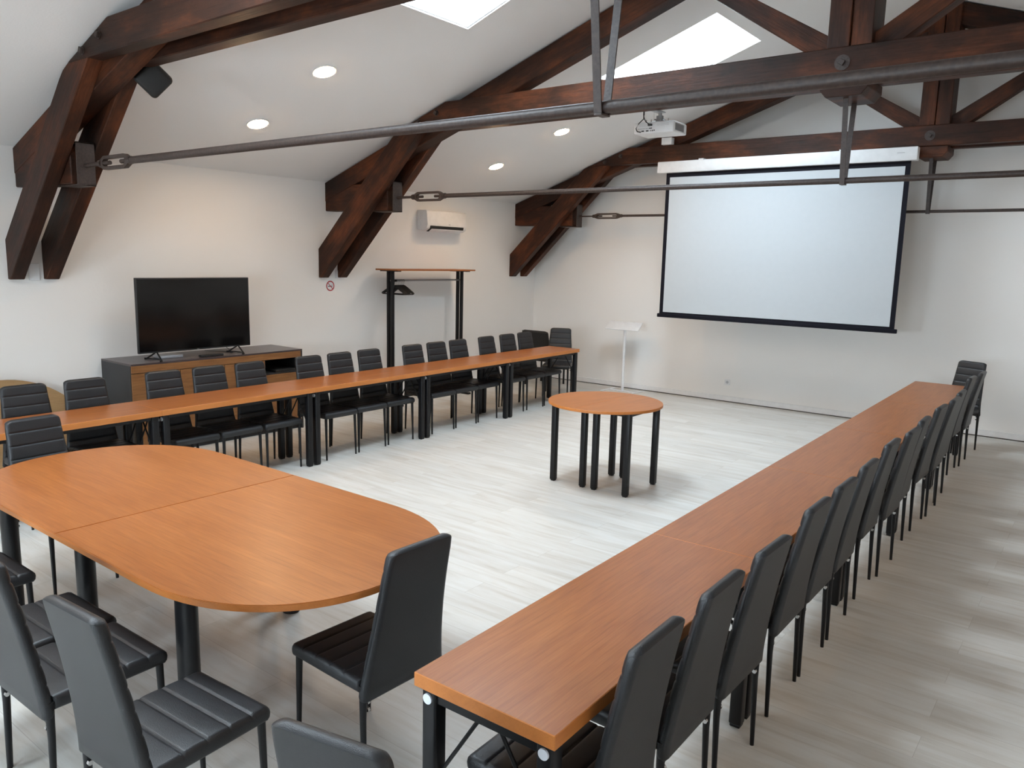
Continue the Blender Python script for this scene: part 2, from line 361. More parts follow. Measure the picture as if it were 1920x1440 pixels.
    for k in (-1, 1):
        b = NB(); w = 0.019; zt = 3.335
        pts = [(k * 0.222, zt + .02), (k * 0.222, 3.20), (k * 0.10, 3.205), (k * (rr + .003), 2.60)]
        pts = [(k * 0.112, 3.225), (k * (rr + .002), 2.628 - rr)]
        th = 0.007
        (ya, za), (yb, zb) = pts
        prism(b, [(ya, za), (yb, zb), (yb + k * th, zb), (ya + k * th, za)], XC - w, XC + w, axis='x')
        box(b, (XC - w, min(0, k * (rr + .009)), 2.628 - rr - .009), (XC + w, max(0, k * (rr + .009)), 2.628 - rr - .001))
        part('hanger_strap', b, 'iron')
    for (bx, bz, r) in ((XC - .02 + kx, 3.45, .055), (2 * XC - (XC - .02) - .0, 3.45, 0), (-5.86, 3.46, .03), (-6.12, 3.39, .03), (2 * XC + 5.86, 3.46, .03), (2 * XC + 6.12, 3.39, .03)):
        if not r: continue
        b = NB(); disc_cyl(b, (bx, -0.215, bz), r, -0.006, (0, 1, 0), 20)
        box(b, (-.019, -.016, -.019), (.019, .004, .019), 0.003, Matrix.Translation((bx, -0.226, bz)) @ Matrix.Rotation(0.5, 4, 'Y')); part('bolt', b, 'iron')
    return root
T1, T2, T3 = 2.975, 6.404, 10.222
truss(T1, .027, 'nearest dark timber truss crossing the top left, with a black speaker beneath')
truss(T2, .023, 'middle dark timber truss, its left foot on the wall beside the air conditioner', .065)
truss(T3, .017, 'farthest dark timber truss, just above the projection screen', -.025)

# ------------------------------------------------------------------ ceiling spotlights
fr = None
dl = [(-5.757, 4.647, 'upper one of the two round ceiling lights nearest the television'), (-6.786, 4.661, 'round ceiling light low on the slope, above the television'),
      (-5.763, 8.36, 'small round ceiling light just left of the projector'), (-6.823, 8.373, 'small round ceiling light above the air conditioner')]
def downlight(x, y, label):
    s = SL if x < XC else -SL
    q = Matrix.Rotation(-math.atan(s), 4, 'Y')
    root = thing('ceiling_light', label, 'ceiling light', (x, y, zc(x)), group='round warm ceiling lights')
    b = NB(); tube(b, [(0, 0, -0.001), (0, 0, -0.012)], 0.105, 40)
    bmesh.ops.transform(b, matrix=q, verts=b.verts); obj('bezel', b, 'white_plastic', root, smooth=True)
    b = NB(); tube(b, [(0, 0, -0.010), (0, 0, -0.016)], 0.088, 40)
    bmesh.ops.transform(b, matrix=q, verts=b.verts); obj('diffuser', b, 'lamp', root)
for x, y, l in dl: downlight(x, y, l)
# the matching lights of the other slope and of the bay over the camera (outside the frame)
for x, y, l in ((-5.76, 0.95, 'round ceiling light in the bay behind the nearest truss'), (2.07, 1.0, 'right hand slope ceiling light, rear bay'),
                (2.07, 4.65, 'right hand slope ceiling light, middle bay'), (2.07, 8.36, 'right hand slope ceiling light, far bay')): downlight(x, y, l)

# ------------------------------------------------------------------ chairs
def shell(bm, prof, hw, ymid, s0=0.86, ns=9):
    """profile of (y,z) points swept across x with tapering width hw(z) and rounded sides"""
    ss = []
    for i in range(ns): ss.append(math.sin(PI / 2 * i / (ns - 1)) * (1 - s0) + s0)
    xs = [-v for v in ss[::-1]] + [-s0 * .5, 0, s0 * .5] + ss
    xs[ns - 1 + 0] = -s0
    rows = []
    for s in xs:
        a = abs(s); k = 1.0 if a <= s0 else math.sqrt(max(0.0, 1 - ((a - s0) / (1 - s0)) ** 2)) * 0.86 + 0.14
        if a >= 0.9999: k = 0.14
        row = []
        for (y, z) in prof:
            ym, zm = ymid(y, z)
            yy, zz = ym + (y - ym) * k, zm + (z - zm) * k
            row.append(bm.verts.new((s * hw(zz), yy, zz)))
        rows.append(row)
    n = len(prof); fs = []
    for i in range(len(rows) - 1):
        for j in range(n): fs.append(bm.faces.new((rows[i][j], rows[i][(j + 1) % n], rows[i + 1][(j + 1) % n], rows[i + 1][j])))
    fs += [bm.faces.new(rows[0][::-1]), bm.faces.new(rows[-1])]
    bmesh.ops.recalc_face_normals(bm, faces=fs)
HT = 0.962
def yc(z):
    t = max(0, min(1, (z - 0.38) / (HT - 0.38)))
    return -0.208 - 0.10 * (t ** 1.35)
def hwid(z):
    t = max(0, min(1, (z - 0.38) / (HT - 0.38)))
    w = 0.208 - 0.052 * t - 0.010 * math.sin(PI * t)
    d = z - (HT - 0.035)
    if d > 0: w -= 0.035 * (1 - math.sqrt(max(0, 1 - (d / 0.0352) ** 2)))
    return w
def make_back():
    b = NB(); prof = []
    front = []
    seams = [HT - .075 - .078 * i for i in range(6)]
    zs = sorted(set([0.40 + (HT - .012 - 0.40) * i / 120 for i in range(121)]))
    for z in zs:
        g = min((abs(z - q) for q in seams)); dent = 0.0042 * math.exp(-(g / 0.0045) ** 2)
        puff = 0.0015 * (1 - math.exp(-(g / 0.02) ** 2))
        front.append((yc(z) + 0.021 + puff - dent, z))
    top = [(yc(HT) + 0.017, HT - .005), (yc(HT) + 0.006, HT), (yc(HT) - 0.008, HT - .001), (yc(HT) - .018, HT - .010)]
    back = [(yc(z) - 0.021, z) for z in [HT - .02 - (HT - .02 - .385) * i / 14 for i in range(15)]]
    bot = [(yc(.385) - .012, .375), (yc(.385) + .010, .378)]
    prof = front + top + back + bot
    shell(b, prof, hwid, lambda y, z: (yc(z), min(max(z, .40), HT - .02)))
    return b
def make_seat():
    b = NB(); seams = [0.145, 0.062, -0.021, -0.104]
    prof = []
    for i in range(101):
        y = -0.195 + (0.20 + 0.195) * i / 100
        g = min(abs(y - q) for q in seams)
        z = 0.463 - 0.0045 * math.exp(-(g / 0.0045) ** 2) + 0.0012 * (1 - math.exp(-(g / 0.02) ** 2)) - 0.004 * max(0, -y / .2) + .004 * math.sin(PI * (y + .195) / .395)
        prof.append((y, z))
    prof += [(0.213, 0.459), (0.222, 0.448), (0.225, 0.435), (0.222, 0.418), (0.212, 0.408), (0.0, 0.405), (-0.195, 0.405)]
    shell(b, prof, lambda z: 0.203, lambda y, z: (min(max(y, -.17), .195), 0.434), s0=0.9)
    return b
def make_chair():
    t = thing('dining_chair', '', 'chair')
    obj('seat', make_seat(), 'leather', t, smooth=True); obj('backrest', make_back(), 'leather', t, smooth=True)
    for sx in (-1, 1):
        b = NB(); tube(b, [(sx * .178, .195, .415), (sx * .180, .200, .2), (sx * .182, .205, 0)], 0.0145, 10, 0.0085); obj('leg', b, 'black_metal', t, smooth=True)
        b = NB(); tube(b, [(sx * .186, -.204, .44), (sx * .188, -.204, .30), (sx * .190, -.212, 0)], 0.0165, 10, 0.009); l = obj('leg', b, 'black_metal', t, smooth=True)
        b = NB()
        for z in (.368, .338): tube(b, [(sx * .1735, -.207, z), (sx * .1625, -.207, z)], 0.0085, 12)
        obj('bolt', b, 'chrome', l)
    return t
proto = make_chair(); used = [False]
def chair(x, y, rz, label, group, z=0):
    if not used[0]:
        used[0] = True; proto.location = (x, y, z); proto.rotation_euler = (0, 0, rz); proto['label'] = label; proto['group'] = group; return proto
    return dup(proto, (x, y, z), rz, label, group)
R90 = PI / 2
gR, gL, gO = 'chairs along the right hand row of tables', 'chairs along the wall side of the left row of tables', 'chairs round the oval table'
ordn = ['nearest', 'second', 'third', 'fourth', 'fifth', 'sixth', 'seventh', 'eighth', 'ninth', 'tenth', 'eleventh', 'twelfth', 'thirteenth', 'fourteenth']
yr = [1.87, 2.335, 2.80, 3.42, 3.86, 4.335, 4.98, 5.45, 5.91, 6.57, 7.04, 7.49, 8.60, 9.07]
dx = [0, 0, .005, -.02, -.02, -.03, -.055, -.03, -.05, -.05, -.03, -.05, -.12, -.09]
for i, y in enumerate(yr):
    where = 'nearest the camera' if i == 0 else ('last before the turned chair' if i == 13 else ordn[i] + ' from the camera')
    chair(-1.215 + dx[i], y, R90 + random.uniform(-.03, .03), 'black chair on the aisle side of the right row, ' + where, gR)
chair(-1.335, 9.72, PI - 0.42, 'black ribbed chair turned round at the far end of the right table row', gR)
yl = [2.28, 2.72, 3.36, 3.78, 4.20, 4.865, 5.28, 5.70, 6.38, 6.80, 7.215, 7.79, 8.25, 8.67]
note = ['first at the left edge, before the brown board', 'beside the dark end panel of the sideboard', 'leftmost of three before the sideboard doors', 'middle of three before the sideboard doors',
        'rightmost of three before the sideboard doors', "before the sideboard's open right end", 'just right of the sideboard', "touching the coat rack's left posts", 'leftmost of two between the coat rack posts',
        'rightmost of two between the coat rack posts', "before the coat rack's right posts", 'just right of the coat rack', 'second from the last before the corner', 'last one, overlapping the wide plain corner chair']
for i, y in enumerate(yl):
    X = -6.095 - .03 * max(0, i - 5) / 1.6
    chair(X, y * 1.008, -R90 + random.uniform(-.015, .015), 'black chair behind the left row, ' + note[i], gL)
chair(-6.44, 9.43, -PI + 0.48, 'black ribbed chair facing the room at the far end of the left table row', gL)
chair(-4.82, 1.905, -R90 + .08, 'black ribbed chair at the far left rounded end of the oval table', gO)
chair(-2.20, 1.945, R90 - .03, 'black chair seen from behind at the right rounded end of the oval table', gO)
chair(-2.30, 1.21, 0.06, 'black chair with its whole striped seat in view, at bottom left before the oval table', gO)
chair(-2.93, 1.19, 0.02, 'black chair cut by the left edge, left of the whole striped seat one', gO)
chair(-3.36, 1.20, 0.03, 'black chair showing its seat front between two backs at lower left', gO)
chair(-4.11, 1.18, 0.0, 'black chair of which only a seat corner shows at the left edge', gO)
chair(-1.30, 1.28, 0.22, 'black chair at bottom centre showing only its smooth back top', 'chairs round the oval table')
# wider plain chair in the corner
t = thing('corner_chair', 'wide plain black chair standing in the far left corner behind the left row', 'chair', (-7.13, 10.07, 0), 0.02)
b = NB(); shell(b, [(yc(z) + .025, z) for z in (.40, .5, .6, .7, .8, .85)] + [(yc(.88), .88)] + [(yc(z) - .025, z) for z in (.85, .8, .7, .6, .5, .4)], lambda z: .27 - .03 * max(0, (z - .4)) / .5 - (.02 if z > .87 else 0), lambda y, z: (yc(z), min(z, .86))); obj('backrest', b, 'black', t, smooth=True)
b = NB(); box(b, (-.26, -.2, .39), (.26, .27, .46), 0.02); obj('seat', b, 'black', t, smooth=True)
for sx in (-1, 1):
    for y in (-.2, .24):
        b = NB(); tube(b, [(sx * .22, y, .41), (sx * .22, y, 0)], .016, 10); obj('leg', b, 'black_metal', t, smooth=True)

# ------------------------------------------------------------------ rectangular tables
TH, TW = 0.75, 0.51
def make_table(L, label, loc, rz, group):
    t = thing('rectangular_table', label, 'table', loc, rz, group)
    b = NB(); box(b, (-TW / 2, -L / 2, TH - .045), (TW / 2, L / 2, TH), 0.0022, seg=1)
    o = obj('tabletop', b, ['table', 'table_edge'], t, (0, 1, 0))
    for p in o.data.polygons:
        if abs(p.normal.z) < 0.95: p.material_index = 1
    lx, ly, w = TW / 2 - .044, L / 2 - .044, .027
    for sx in (-1, 1):
        for sy in (-1, 1):
            b = NB(); box(b, (sx * lx - w, sy * ly - w, .012), (sx * lx + w, sy * ly + w, TH - .046), 0.008, seg=3)
            box(b, (sx * lx - w + .004, sy * ly - w + .004, 0), (sx * lx + w - .004, sy * ly + w - .004, .014), 0.004)
            l = obj('leg', b, 'black_metal', t, smooth=True)
            b = NB(); disc_cyl(b, (sx * lx, sy * (ly + w), TH - .078), .0165, sy * .006, (0, 1, 0), 24); obj('bolt_cap', b, 'cap', l, smooth=True)
    for sy in (-1, 1):
        b = NB(); box(b, (-lx + w - .002, sy * ly - .016, TH - .092), (lx - w + .002, sy * ly + .020, TH - .046), 0.002); obj('end_rail', b, 'black_metal', t)
        for sx in (-1, 1):
            b = NB(); tube(b, [(sx * (lx - .01), sy * (ly - .004), .40), (sx * .03, sy * (ly - .004), TH - .080)], .0065, 10); obj('brace_rod', b, 'black_metal', t, smooth=True)
    b = NB()
    for sx in (-1, 1): box(b, (sx * lx - .012, -ly + .03, TH - .075), (sx * lx + .012, ly - .03, TH - .046))
    obj('side_rail', b, 'black_metal', t)
    return t
seamsR = [1.552, 3.12, 4.68, 6.21, 7.80, 9.44]
lr = ['nearest table of the right hand row, its orange wood end at bottom centre', 'second table from the camera in the right hand wooden row', 'middle table of the right hand wooden row', 'fourth table from the camera in the right hand wooden row', 'farthest table of the right hand wooden row']
for i in range(5):
    y0, y1 = seamsR[i], seamsR[i + 1]; ym = (y0 + y1) / 2
    make_table(y1 - y0 - .0004, lr[i], (-1.343 - 1.0 * .0165 * (ym - 5), ym, 0), 0.0165, 'right hand row of wooden tables')
pl = [(-5.998 - .0183 * (y - 1.5), y) for y in (1.50, 3.03, 4.52, 6.04, 7.56, 9.15)]
ll = ['left row table at the left edge of the photo, partly hidden by the oval table', 'left row table in front of the sideboard', 'left row table just right of the sideboard', 'left row table in front of the coat rack', 'farthest table of the left row, its far end by the corner']
for i in range(5):
    (xa, ya), (xb, yb) = pl[i], pl[i + 1]
    make_table(math.hypot(xb - xa, yb - ya) - .0004, ll[i], ((xa + xb) / 2, (ya + yb) / 2, 0), math.atan2(-(xb - xa), yb - ya), 'left hand row of wooden tables')

# ------------------------------------------------------------------ oval table = two round-ended tables
ox0, ox1, oy0, oy1, sx_ = -4.955, -2.075, 1.352, 2.612, -3.545
def oval_half(side, label):
    t = thing('round_ended_table', label, 'table', (sx_, (oy0 + oy1) / 2, 0), group='two tables forming the oval')
    w2 = (oy1 - oy0) / 2; Lh = (ox1 - sx_) if side > 0 else (sx_ - ox0); pts = [(0.0002, -w2), ]
    a, n = 0.72, 2.25; st = Lh - a
    for i in range(41):
        th = -PI / 2 + PI * i / 40; c, s = math.cos(th), math.sin(th)
        pts.append((st + a * abs(c) ** (2 / n), w2 * (abs(s) ** (2 / n)) * (1 if s > 0 else -1)))
    pts.append((0.0002, w2))
    pts = [(side * x, y) for x, y in pts]
    b = NB(); fs = prism(b, pts, TH - .028, TH, axis='z')
    es = [e for e in b.edges if abs(e.verts[0].co.z - e.verts[1].co.z) < 1e-6]
    bmesh.ops.bevel(b, geom=es, offset=.003, segments=2, affect='EDGES')
    o = obj('tabletop', b, ['table', 'table_edge'], t, (1, 0, 0), smooth=True)
    for p in o.data.polygons:
        if abs(p.normal.z) < 0.95: p.material_index = 1
    for (x, y) in ((.80, -.48), (.10, -.48), (.08, .53)) if side > 0 else ((-.07, -.48), (-.07, .48), (-.95, -.48), (-.95, .48)):
        if side > 0 and y < 0 and x < .5: continue
        b = NB(); s = 20; rings = []
        for z, kx in ((.012, 1), (TH - .03, 1)):
            rings.append([b.verts.new((x + .052 * math.cos(2 * PI * k / s), y + .040 * math.sin(2 * PI * k / s), z)) for k in range(s)])
        fs = [b.faces.new((rings[0][k], rings[0][(k + 1) % s], rings[1][(k + 1) % s], rings[1][k])) for k in range(s)]
        fs += [b.faces.new(rings[0][::-1]), b.faces.new(rings[1])]; bmesh.ops.recalc_face_normals(b, faces=fs)
        l = obj('leg', b, 'black_metal', t, smooth=True)
        b = NB(); disc_cyl(b, (x, y, 0), .046, .018, (0, 0, 1), 24); obj('foot', b, 'black', l, smooth=True)
    b = NB(); box(b, (min(side * .08, side * (Lh - .45)), -.42, TH - .062), (max(side * .08, side * (Lh - .45)), -.38, TH - .028)); box(b, (min(side * .08, side * (Lh - .45)), .38, TH - .062), (max(side * .08, side * (Lh - .45)), .42, TH - .028)); obj('under_rail', b, 'black_metal', t)
oval_half(1, 'right half of the large oval wooden table in the left foreground')
oval_half(-1, 'left half of the large oval wooden table, cut by the left edge')

# ------------------------------------------------------------------ small round table = two half rounds
rx, ry, rad = -3.497, 5.895, 0.505
def half_round(side, label):
    t = thing('half_round_table', label, 'table', (rx, ry, 0), group='two half round tables forming the small round table')
    pts = [(side * .0002, -rad)] + [(side * (.0002 + rad * math.cos(-PI / 2 + PI * i / 36)), rad * math.sin(-PI / 2 + PI * i / 36)) for i in range(1, 36)] + [(side * .0002, rad)]
    b = NB(); prism(b, pts, TH - .024, TH, axis='z')
    es = [e for e in b.edges if abs(e.verts[0].co.z - e.verts[1].co.z) < 1e-6]; bmesh.ops.bevel(b, geom=es, offset=.002, segments=1, affect='EDGES')
    o = obj('tabletop', b, ['table', 'table_edge'], t, (0.2, 1, 0), smooth=True)
    for p in o.data.polygons:
        if abs(p.normal.z) < 0.95: p.material_index = 1
    for x in (.060, .372):
        for y in (-.235, .265):
            b = NB(); w = .024; box(b, (side * x - w, y - w, .012), (side * x + w, y + w, TH - .025), 0.003, seg=2)
            box(b, (side * x - w + .005, y - w + .005, 0), (side * x + w - .005, y + w - .005, .014), .003); obj('leg', b, 'black_metal', t, smooth=True)
    b = NB()
    for y in (-.235, .265): box(b, (min(side * .08, side * .35), y - .012, TH - .06), (max(side * .08, side * .35), y + .012, TH - .024))
    for x in (.060, .372): box(b, (side * x - .012, -.22, TH - .06), (side * x + .012, .25, TH - .024))
    obj('apron', b, 'black_metal', t)
half_round(-1, 'left half of the small round wooden table on the bare floor')
half_round(1, 'right half of the small round wooden table on the bare floor')

# ------------------------------------------------------------------ sideboard
cy0, cy1, cx0, cx1, ch = 3.53, 5.48, W + .003, -7.245, 0.911
s = thing('sideboard', 'long sideboard with wood doors and dark top against the left wall', 'sideboard', (cx0, cy0, 0))
def sb(name, lo, hi, mat, par=None, bev=.002, grain=None):
    b = NB(); box(b, [lo[0] - cx0, lo[1] - cy0, lo[2]], [hi[0] - cx0, hi[1] - cy0, hi[2]], bev); return obj(name, b, mat, par or s, grain)
sb('top', (cx0, cy0, ch - .018), (cx1, cy1, ch), 'top_panel')
sb('side_panel', (cx0, cy0, 0), (cx1 - .018, cy0 + .022, ch - .018), 'black_panel'); sb('side_panel', (cx0, cy1 - .022, 0), (cx1 - .001, cy1, ch - .018), 'black_panel')
sb('fascia', (cx1 - .018, cy0 + .004, ch - .088), (cx1 - .001, cy1 - .022, ch - .018), 'side_wood', grain=(0, 1, 0))
sb('back_panel', (cx0, cy0 + .022, .05), (cx0 + .012, cy1 - .022, ch - .018), 'black_panel')
sb('plinth', (cx0 + .02, cy0 + .022, 0), (cx1 - .04, cy1 - .022, .06), 'black_panel')
sb('shelf', (cx0 + .012, cy0 + .022, .06), (cx1 - .02, cy1 - .022, .08), 'black_panel')
dw = (4.985 - cy0) / 3
for i in range(3):
    y0 = cy0 + .004 + i * dw; y1 = y0 + dw - .004
    d = sb('door', (cx1 - .018, y0, .065), (cx1, y1, ch - .094), 'side_wood', grain=(0, 1, 0))
    for yy_ in ((y0 + y1) / 2,): sb('handle', (cx1 - .002, yy_ - .08, ch - .106), (cx1 + .010, yy_ + .08, ch - .094), 'black', d)
sb('divider', (cx0 + .012, 4.985, .08), (cx1 - .02, 5.005, ch - .088), 'black_panel')
sb('niche_shelf', (cx0 + .012, 5.005, .655), (cx1 - .02, cy1 - .022, .67), 'black_panel')
sb('drawer', (cx1 - .018, 5.0, .065), (cx1, cy1 - .024, .655), 'side_wood', grain=(0, 1, 0))
b = NB(); box(b, (-7.62, 5.14, .671), (-7.27, 5.40, .70), .004); tag(obj('black_box', b, 'black'), "flat black box in the sideboard's open niche", 'box')
# ------------------------------------------------------------------ television
tx = -7.40
t = thing('television', 'large flat black television standing on the sideboard', 'television', (tx, 4.30, ch))
b = NB(); box(b, (-.025, 3.685 - 4.30, .072), (.006, 4.912 - 4.30, .802), .005); obj('housing', b, 'tv_plastic', t, smooth=True)
b = NB(); box(b, (.0055, 3.697 - 4.30, .088), (.0085, 4.900 - 4.30, .791), .001); obj('screen', b, 'screen_glass', t)
b = NB(); box(b, (.0065, -.012, .0765), (.0085, .012, .0825)); obj('brand_mark', b, 'grey_metal', t)
b = NB(); box(b, (-.06, -.35, .16), (-.024, .35, .55), .012); obj('rear_housing', b, 'tv_plastic', t)
for y in (-.47, .43):
    b = NB(); tube(b, [(-.01, y + .04, .08), (.16, y, .008), (.17, y - .02, .008)], .008, 8); tube(b, [(-.01, y + .04, .08), (-.13, y, .008), (-.14, y - .02, .008)], .008, 8); tube(b, [(.16, y, .008), (.02, y + .055, .008), (-.13, y, .008)], .006, 8); obj('stand', b, 'black_metal', t, smooth=True)
b = NB(); box(b, (-7.36, 4.28, ch + .001), (-7.30, 4.53, ch + .020), .004); tag(obj('remote_control', b, 'black', smooth=True), 'long black remote control lying in front of the television', 'remote control')
b = NB(); box(b, (-7.60, 3.93, ch + .001), (-7.44, 4.16, ch + .030), .004); tag(obj('set_top_box', b, 'silver', smooth=True), "flat silver box under the television's left side", 'media box')
b = NB(); tube(b, [(-7.44, 4.62, ch + .09), (-7.42, 4.66, ch + .05), (-7.40, 4.68, ch + .004), (-7.46, 4.74, ch + .004), (-7.6, 4.70, ch + .004), (-7.78, 4.6, ch + .004)], .003, 6); tag(obj('power_cable', b, 'black', smooth=True), 'thin black cable curling on the sideboard top under the television', 'cable')
# ------------------------------------------------------------------ half round board leaning on the wall
b = NB(); R_ = .80; pts = [(R_ * math.cos(PI * i / 40), R_ * math.sin(PI * i / 40)) for i in range(41)]
prism(b, pts, -.014, .014, axis='x'); o = obj('half_round_board', b, 'tan_board', grain=(0, 1, 0), smooth=True); o.location = (-7.66, 2.60, .012); o.rotation_euler = (0, -0.14, 0)
tag(o, 'brown half round board leaning on the wall left of the sideboard', 'board')

# ------------------------------------------------------------------ coat rack
px_, ya, yb = -7.56, 7.14, 8.50
t = thing('coat_rack', 'tall black coat rack with a wooden shelf against the left wall', 'coat rack', (px_, (ya + yb) / 2, 0)); Y0 = (ya + yb) / 2
def rk(name, bm, mat, par=None, **k):
    bmesh.ops.translate(bm, vec=(-px_, -Y0, 0), verts=bm.verts); return obj(name, bm, mat, par or t, **k)
b = NB(); box(b, (-7.76, 7.06, 1.787), (-7.35, 8.60, 1.807), .002); rk('shelf', b, 'table', grain=(0, 1, 0))
for y in (ya, yb):
    for x in (px_ - .037, px_ + .037):
        b = NB(); box(b, (x - .02, y - .02, .03), (x + .02, y + .02, 1.778), .006); rk('post', b, 'black_metal', smooth=True)
    b = NB(); box(b, (px_ - .17, y - .03, 1.774), (px_ + .17, y + .03, 1.787), .002); rk('bracket', b, 'black_metal')
    b = NB(); box(b, (px_ - .22, y - .03, 0), (px_ + .22, y + .03, .03), .006); rk('foot', b, 'black_metal')
b = NB(); tube(b, [(px_, ya, 1.655), (px_, yb, 1.655)], .012, 12); rk('rail', b, 'grey_metal', smooth=True)
b = NB(); tube(b, [(px_, ya + .021, 1.655), (px_, ya + .10, 1.655)], .016, 12); rk('rail_sleeve', b, 'black_metal', smooth=True)
def hanger_mesh():
    b = NB(); zr = 0.0
    hook = [(.018 * math.cos(a), 0, .012 + .018 * math.sin(a)) for a in [math.radians(q) for q in (190, 150, 110, 70, 30, 0, -30, -60)]] + [(0.0, 0, -.035), (0, 0, -.05)]
    tube(b, hook, .0022, 6)
    tube(b, [(-.20, 0, -.155), (-.19, 0, -.142), (-.10, 0, -.092), (-.03, 0, -.058), (0, 0, -.05), (.03, 0, -.058), (.10, 0, -.092), (.19, 0, -.142), (.20, 0, -.155)], .009, 8)
    tube(b, [(-.20, 0, -.155), (-.185, 0, -.163), (.185, 0, -.163), (.20, 0, -.155)], .005, 8)
    return b
h0 = obj('coat_hanger', hanger_mesh(), 'black', smooth=True); tag(h0, 'black coat hanger in the bunch on the coat rack rail', 'coat hanger', 'black hangers on the coat rack')
for i in range(9):
    h = h0 if i == 0 else h0.copy()
    if i: C.objects.link(h)
    h.location = (px_, ya + .045 + i * .024, 1.6395); h.rotation_euler = (0, 0, random.uniform(-.06, .06))

# ------------------------------------------------------------------ air conditioner
t = thing('air_conditioner', 'white wall mounted air conditioner above the coat rack', 'air conditioner', (W, 8.32, 2.33))
b = NB(); prism(b, [(0, 0.02), (.13, 0), (.19, .035), (.205, .09), (.19, .268), (.17, .285), (0, .285)], -.41, .41, axis='y', bev=.006)
obj('housing', b, 'white_plastic', t, smooth=True)
b = NB(); prism(b, [(.128, -.007), (.198, .034), (.2035, .072), (.12, .02)], -.35, .34, axis='y'); obj('air_outlet', b, 'black', t)
b = NB(); prism(b, [(.148, -.014), (.203, .022), (.206, .030), (.150, -.006)], -.33, .32, axis='y'); obj('flap', b, 'white_plastic', t)
b = NB(); box(b, (.2035, .02, .095), (.2055, .055, .102)); obj('brand_mark', b, 'grey_plastic', t)
# ------------------------------------------------------------------ no smoking sign
t = thing('no_smoking_sign', 'small round red no smoking sticker on the left wall', 'sign', (W, 6.376, 1.585))
b = NB(); disc_cyl(b, (.001, 0, 0), .066, .0015, (1, 0, 0), 32); obj('sticker', b, 'white_plastic', t)
b = NB(); n = 40; ri, ro = .050, .064; vs = [[b.verts.new((.0032, r * math.cos(2 * PI * k / n), r * math.sin(2 * PI * k / n))) for k in range(n)] for r in (ri, ro)]
for k in range(n): b.faces.new((vs[0][k], vs[0][(k + 1) % n], vs[1][(k + 1) % n], vs[1][k]))
box(b, (.0028, -.053, -.005), (.0036, .053, .005), 0, Matrix.Rotation(math.radians(-45), 4, 'X')); obj('red_ring', b, 'red', t)
b = NB(); box(b, (.0022, -.036, -.010), (.0027, .022, .000)); box(b, (.0022, .025, -.010), (.0027, .034, .000)); tube(b, [(.0024, .028, .004), (.0024, .024, .014), (.0024, .030, .022)], .002, 6); obj('cigarette', b, 'black', t)
# ------------------------------------------------------------------ wall boxes
for (y, z, h, l) in ((2.985, 1.755, .075, 'small white junction box between the feet of the nearest truss'), (6.50, 1.73, .05, 'small white box between the feet of the middle truss')):
    b = NB(); box(b, (W, y - .045, z - h), (W + .012, y + .045, z + h), .003); tag(obj('electrical_box', b, 'white_plastic'), l, 'socket')  # these two are junction boxes, not power sockets
t = thing('electrical_box', 'small white power socket low on the wall under the projection screen', 'socket', (-4.334, YB, .285))
b = NB(); box(b, (-.042, -.010, -.042), (.042, 0, .042), .004); obj('plate', b, 'white_plastic', t, smooth=True)
b = NB(); disc_cyl(b, (0, -.0095, 0), .021, -.0015, (0, 1, 0), 24); obj('recess', b, 'silver', t)
# ------------------------------------------------------------------ projection screen
ys_ = T3 - .30
t = thing('projection_screen', 'large white pull down projection screen with black border', 'projection screen', (-3.58, ys_, 0))
b = NB(); box(b, (-5.195 + 3.58, -.055, 3.175), (-1.968 + 3.58, .055, 3.325), .010); obj('casing', b, 'white_metal', t, smooth=True)
b = NB(); box(b, (1.40, -.0565, 3.258), (1.48, -.055, 3.266)); obj('brand_mark', b, 'silver', t)
for x in (-.98, .80):
    b = NB(); box(b, (x - .035, -.060, 3.318), (x + .035, .16, 3.3385), .002); obj('clip', b, 'white_metal', t)
sl, sr_, zt, zb = -5.075 + 3.58, -2.035 + 3.58, 3.176, 1.262
b = NB(); box(b, (sl, -.004, zb), (sr_, .0, zt)); obj('border', b, 'border', t)
b = NB(); box(b, (sl + .055, -.0055, zb + .03), (sr_ - .055, -.0035, zt - .058)); obj('fabric', b, 'cloth', t)
b = NB(); box(b, (sl - .03, -.018, zb - .045), (sr_ + .03, .018, zb + .006), .008); obj('bottom_bar', b, 'border', t, smooth=True)
# ------------------------------------------------------------------ projector
pxx, pyy, pz = -3.545, 6.62, 3.145
t = thing('projector', 'white projector hanging below the middle truss', 'projector', (pxx, pyy, pz), 0.04)
b = NB(); box(b, (-.20, 0, 0), (.20, .29, .10), .014, seg=3); obj('housing', b, 'white_plastic', t, smooth=True)
b = NB()
for i in range(8): box(b, (-.155 + i * .016, -.001, .040), (-.149 + i * .016, .002, .046))
for x0, w in ((-.12, .026), (-.075, .026), (-.03, .006), (-.015, .010)): box(b, (x0, -.0015, .016), (x0 + w, .002, .027))
box(b, (-.045, -.0015, .040), (-.015, .002, .048)); disc_cyl(b, (.008, .001, .023), .006, -.003, (0, 1, 0), 12); obj('ports', b, 'black', t)
b = NB()
for z in (.062, .070, .078): box(b, (-.15, -.001, z), (.0 - .03, .001, z + .001)); box(b, (.03, -.001, z), (.15, .001, z + .001))
obj('vent', b, 'grey_plastic', t)
b = NB(); box(b, (.199, .03, .02), (.2015, .22, .08)); obj('side_grille', b, 'grey_plastic', t)
b = NB(); disc_cyl(b, (-.06, .288, .05), .03, .014, (0, 1, 0), 24); obj('lens', b, 'black', t)
b = NB(); box(b, (-.06, .06, .10), (.07, .20, .112), .003); box(b, (-.032, .10, .11), (.032, .15, .30 - .16), .003); box(b, (-.028, .105, .12), (.028, .145, .17), .003)
tube(b, [(0, .0, .10), (0, -.0, .20)], .001, 6); tube(b, [(0, .125, .10), (0, .125, .21)], .017, 12); box(b, (-.04, -.06, .195), (.04, .16, .205), .002)
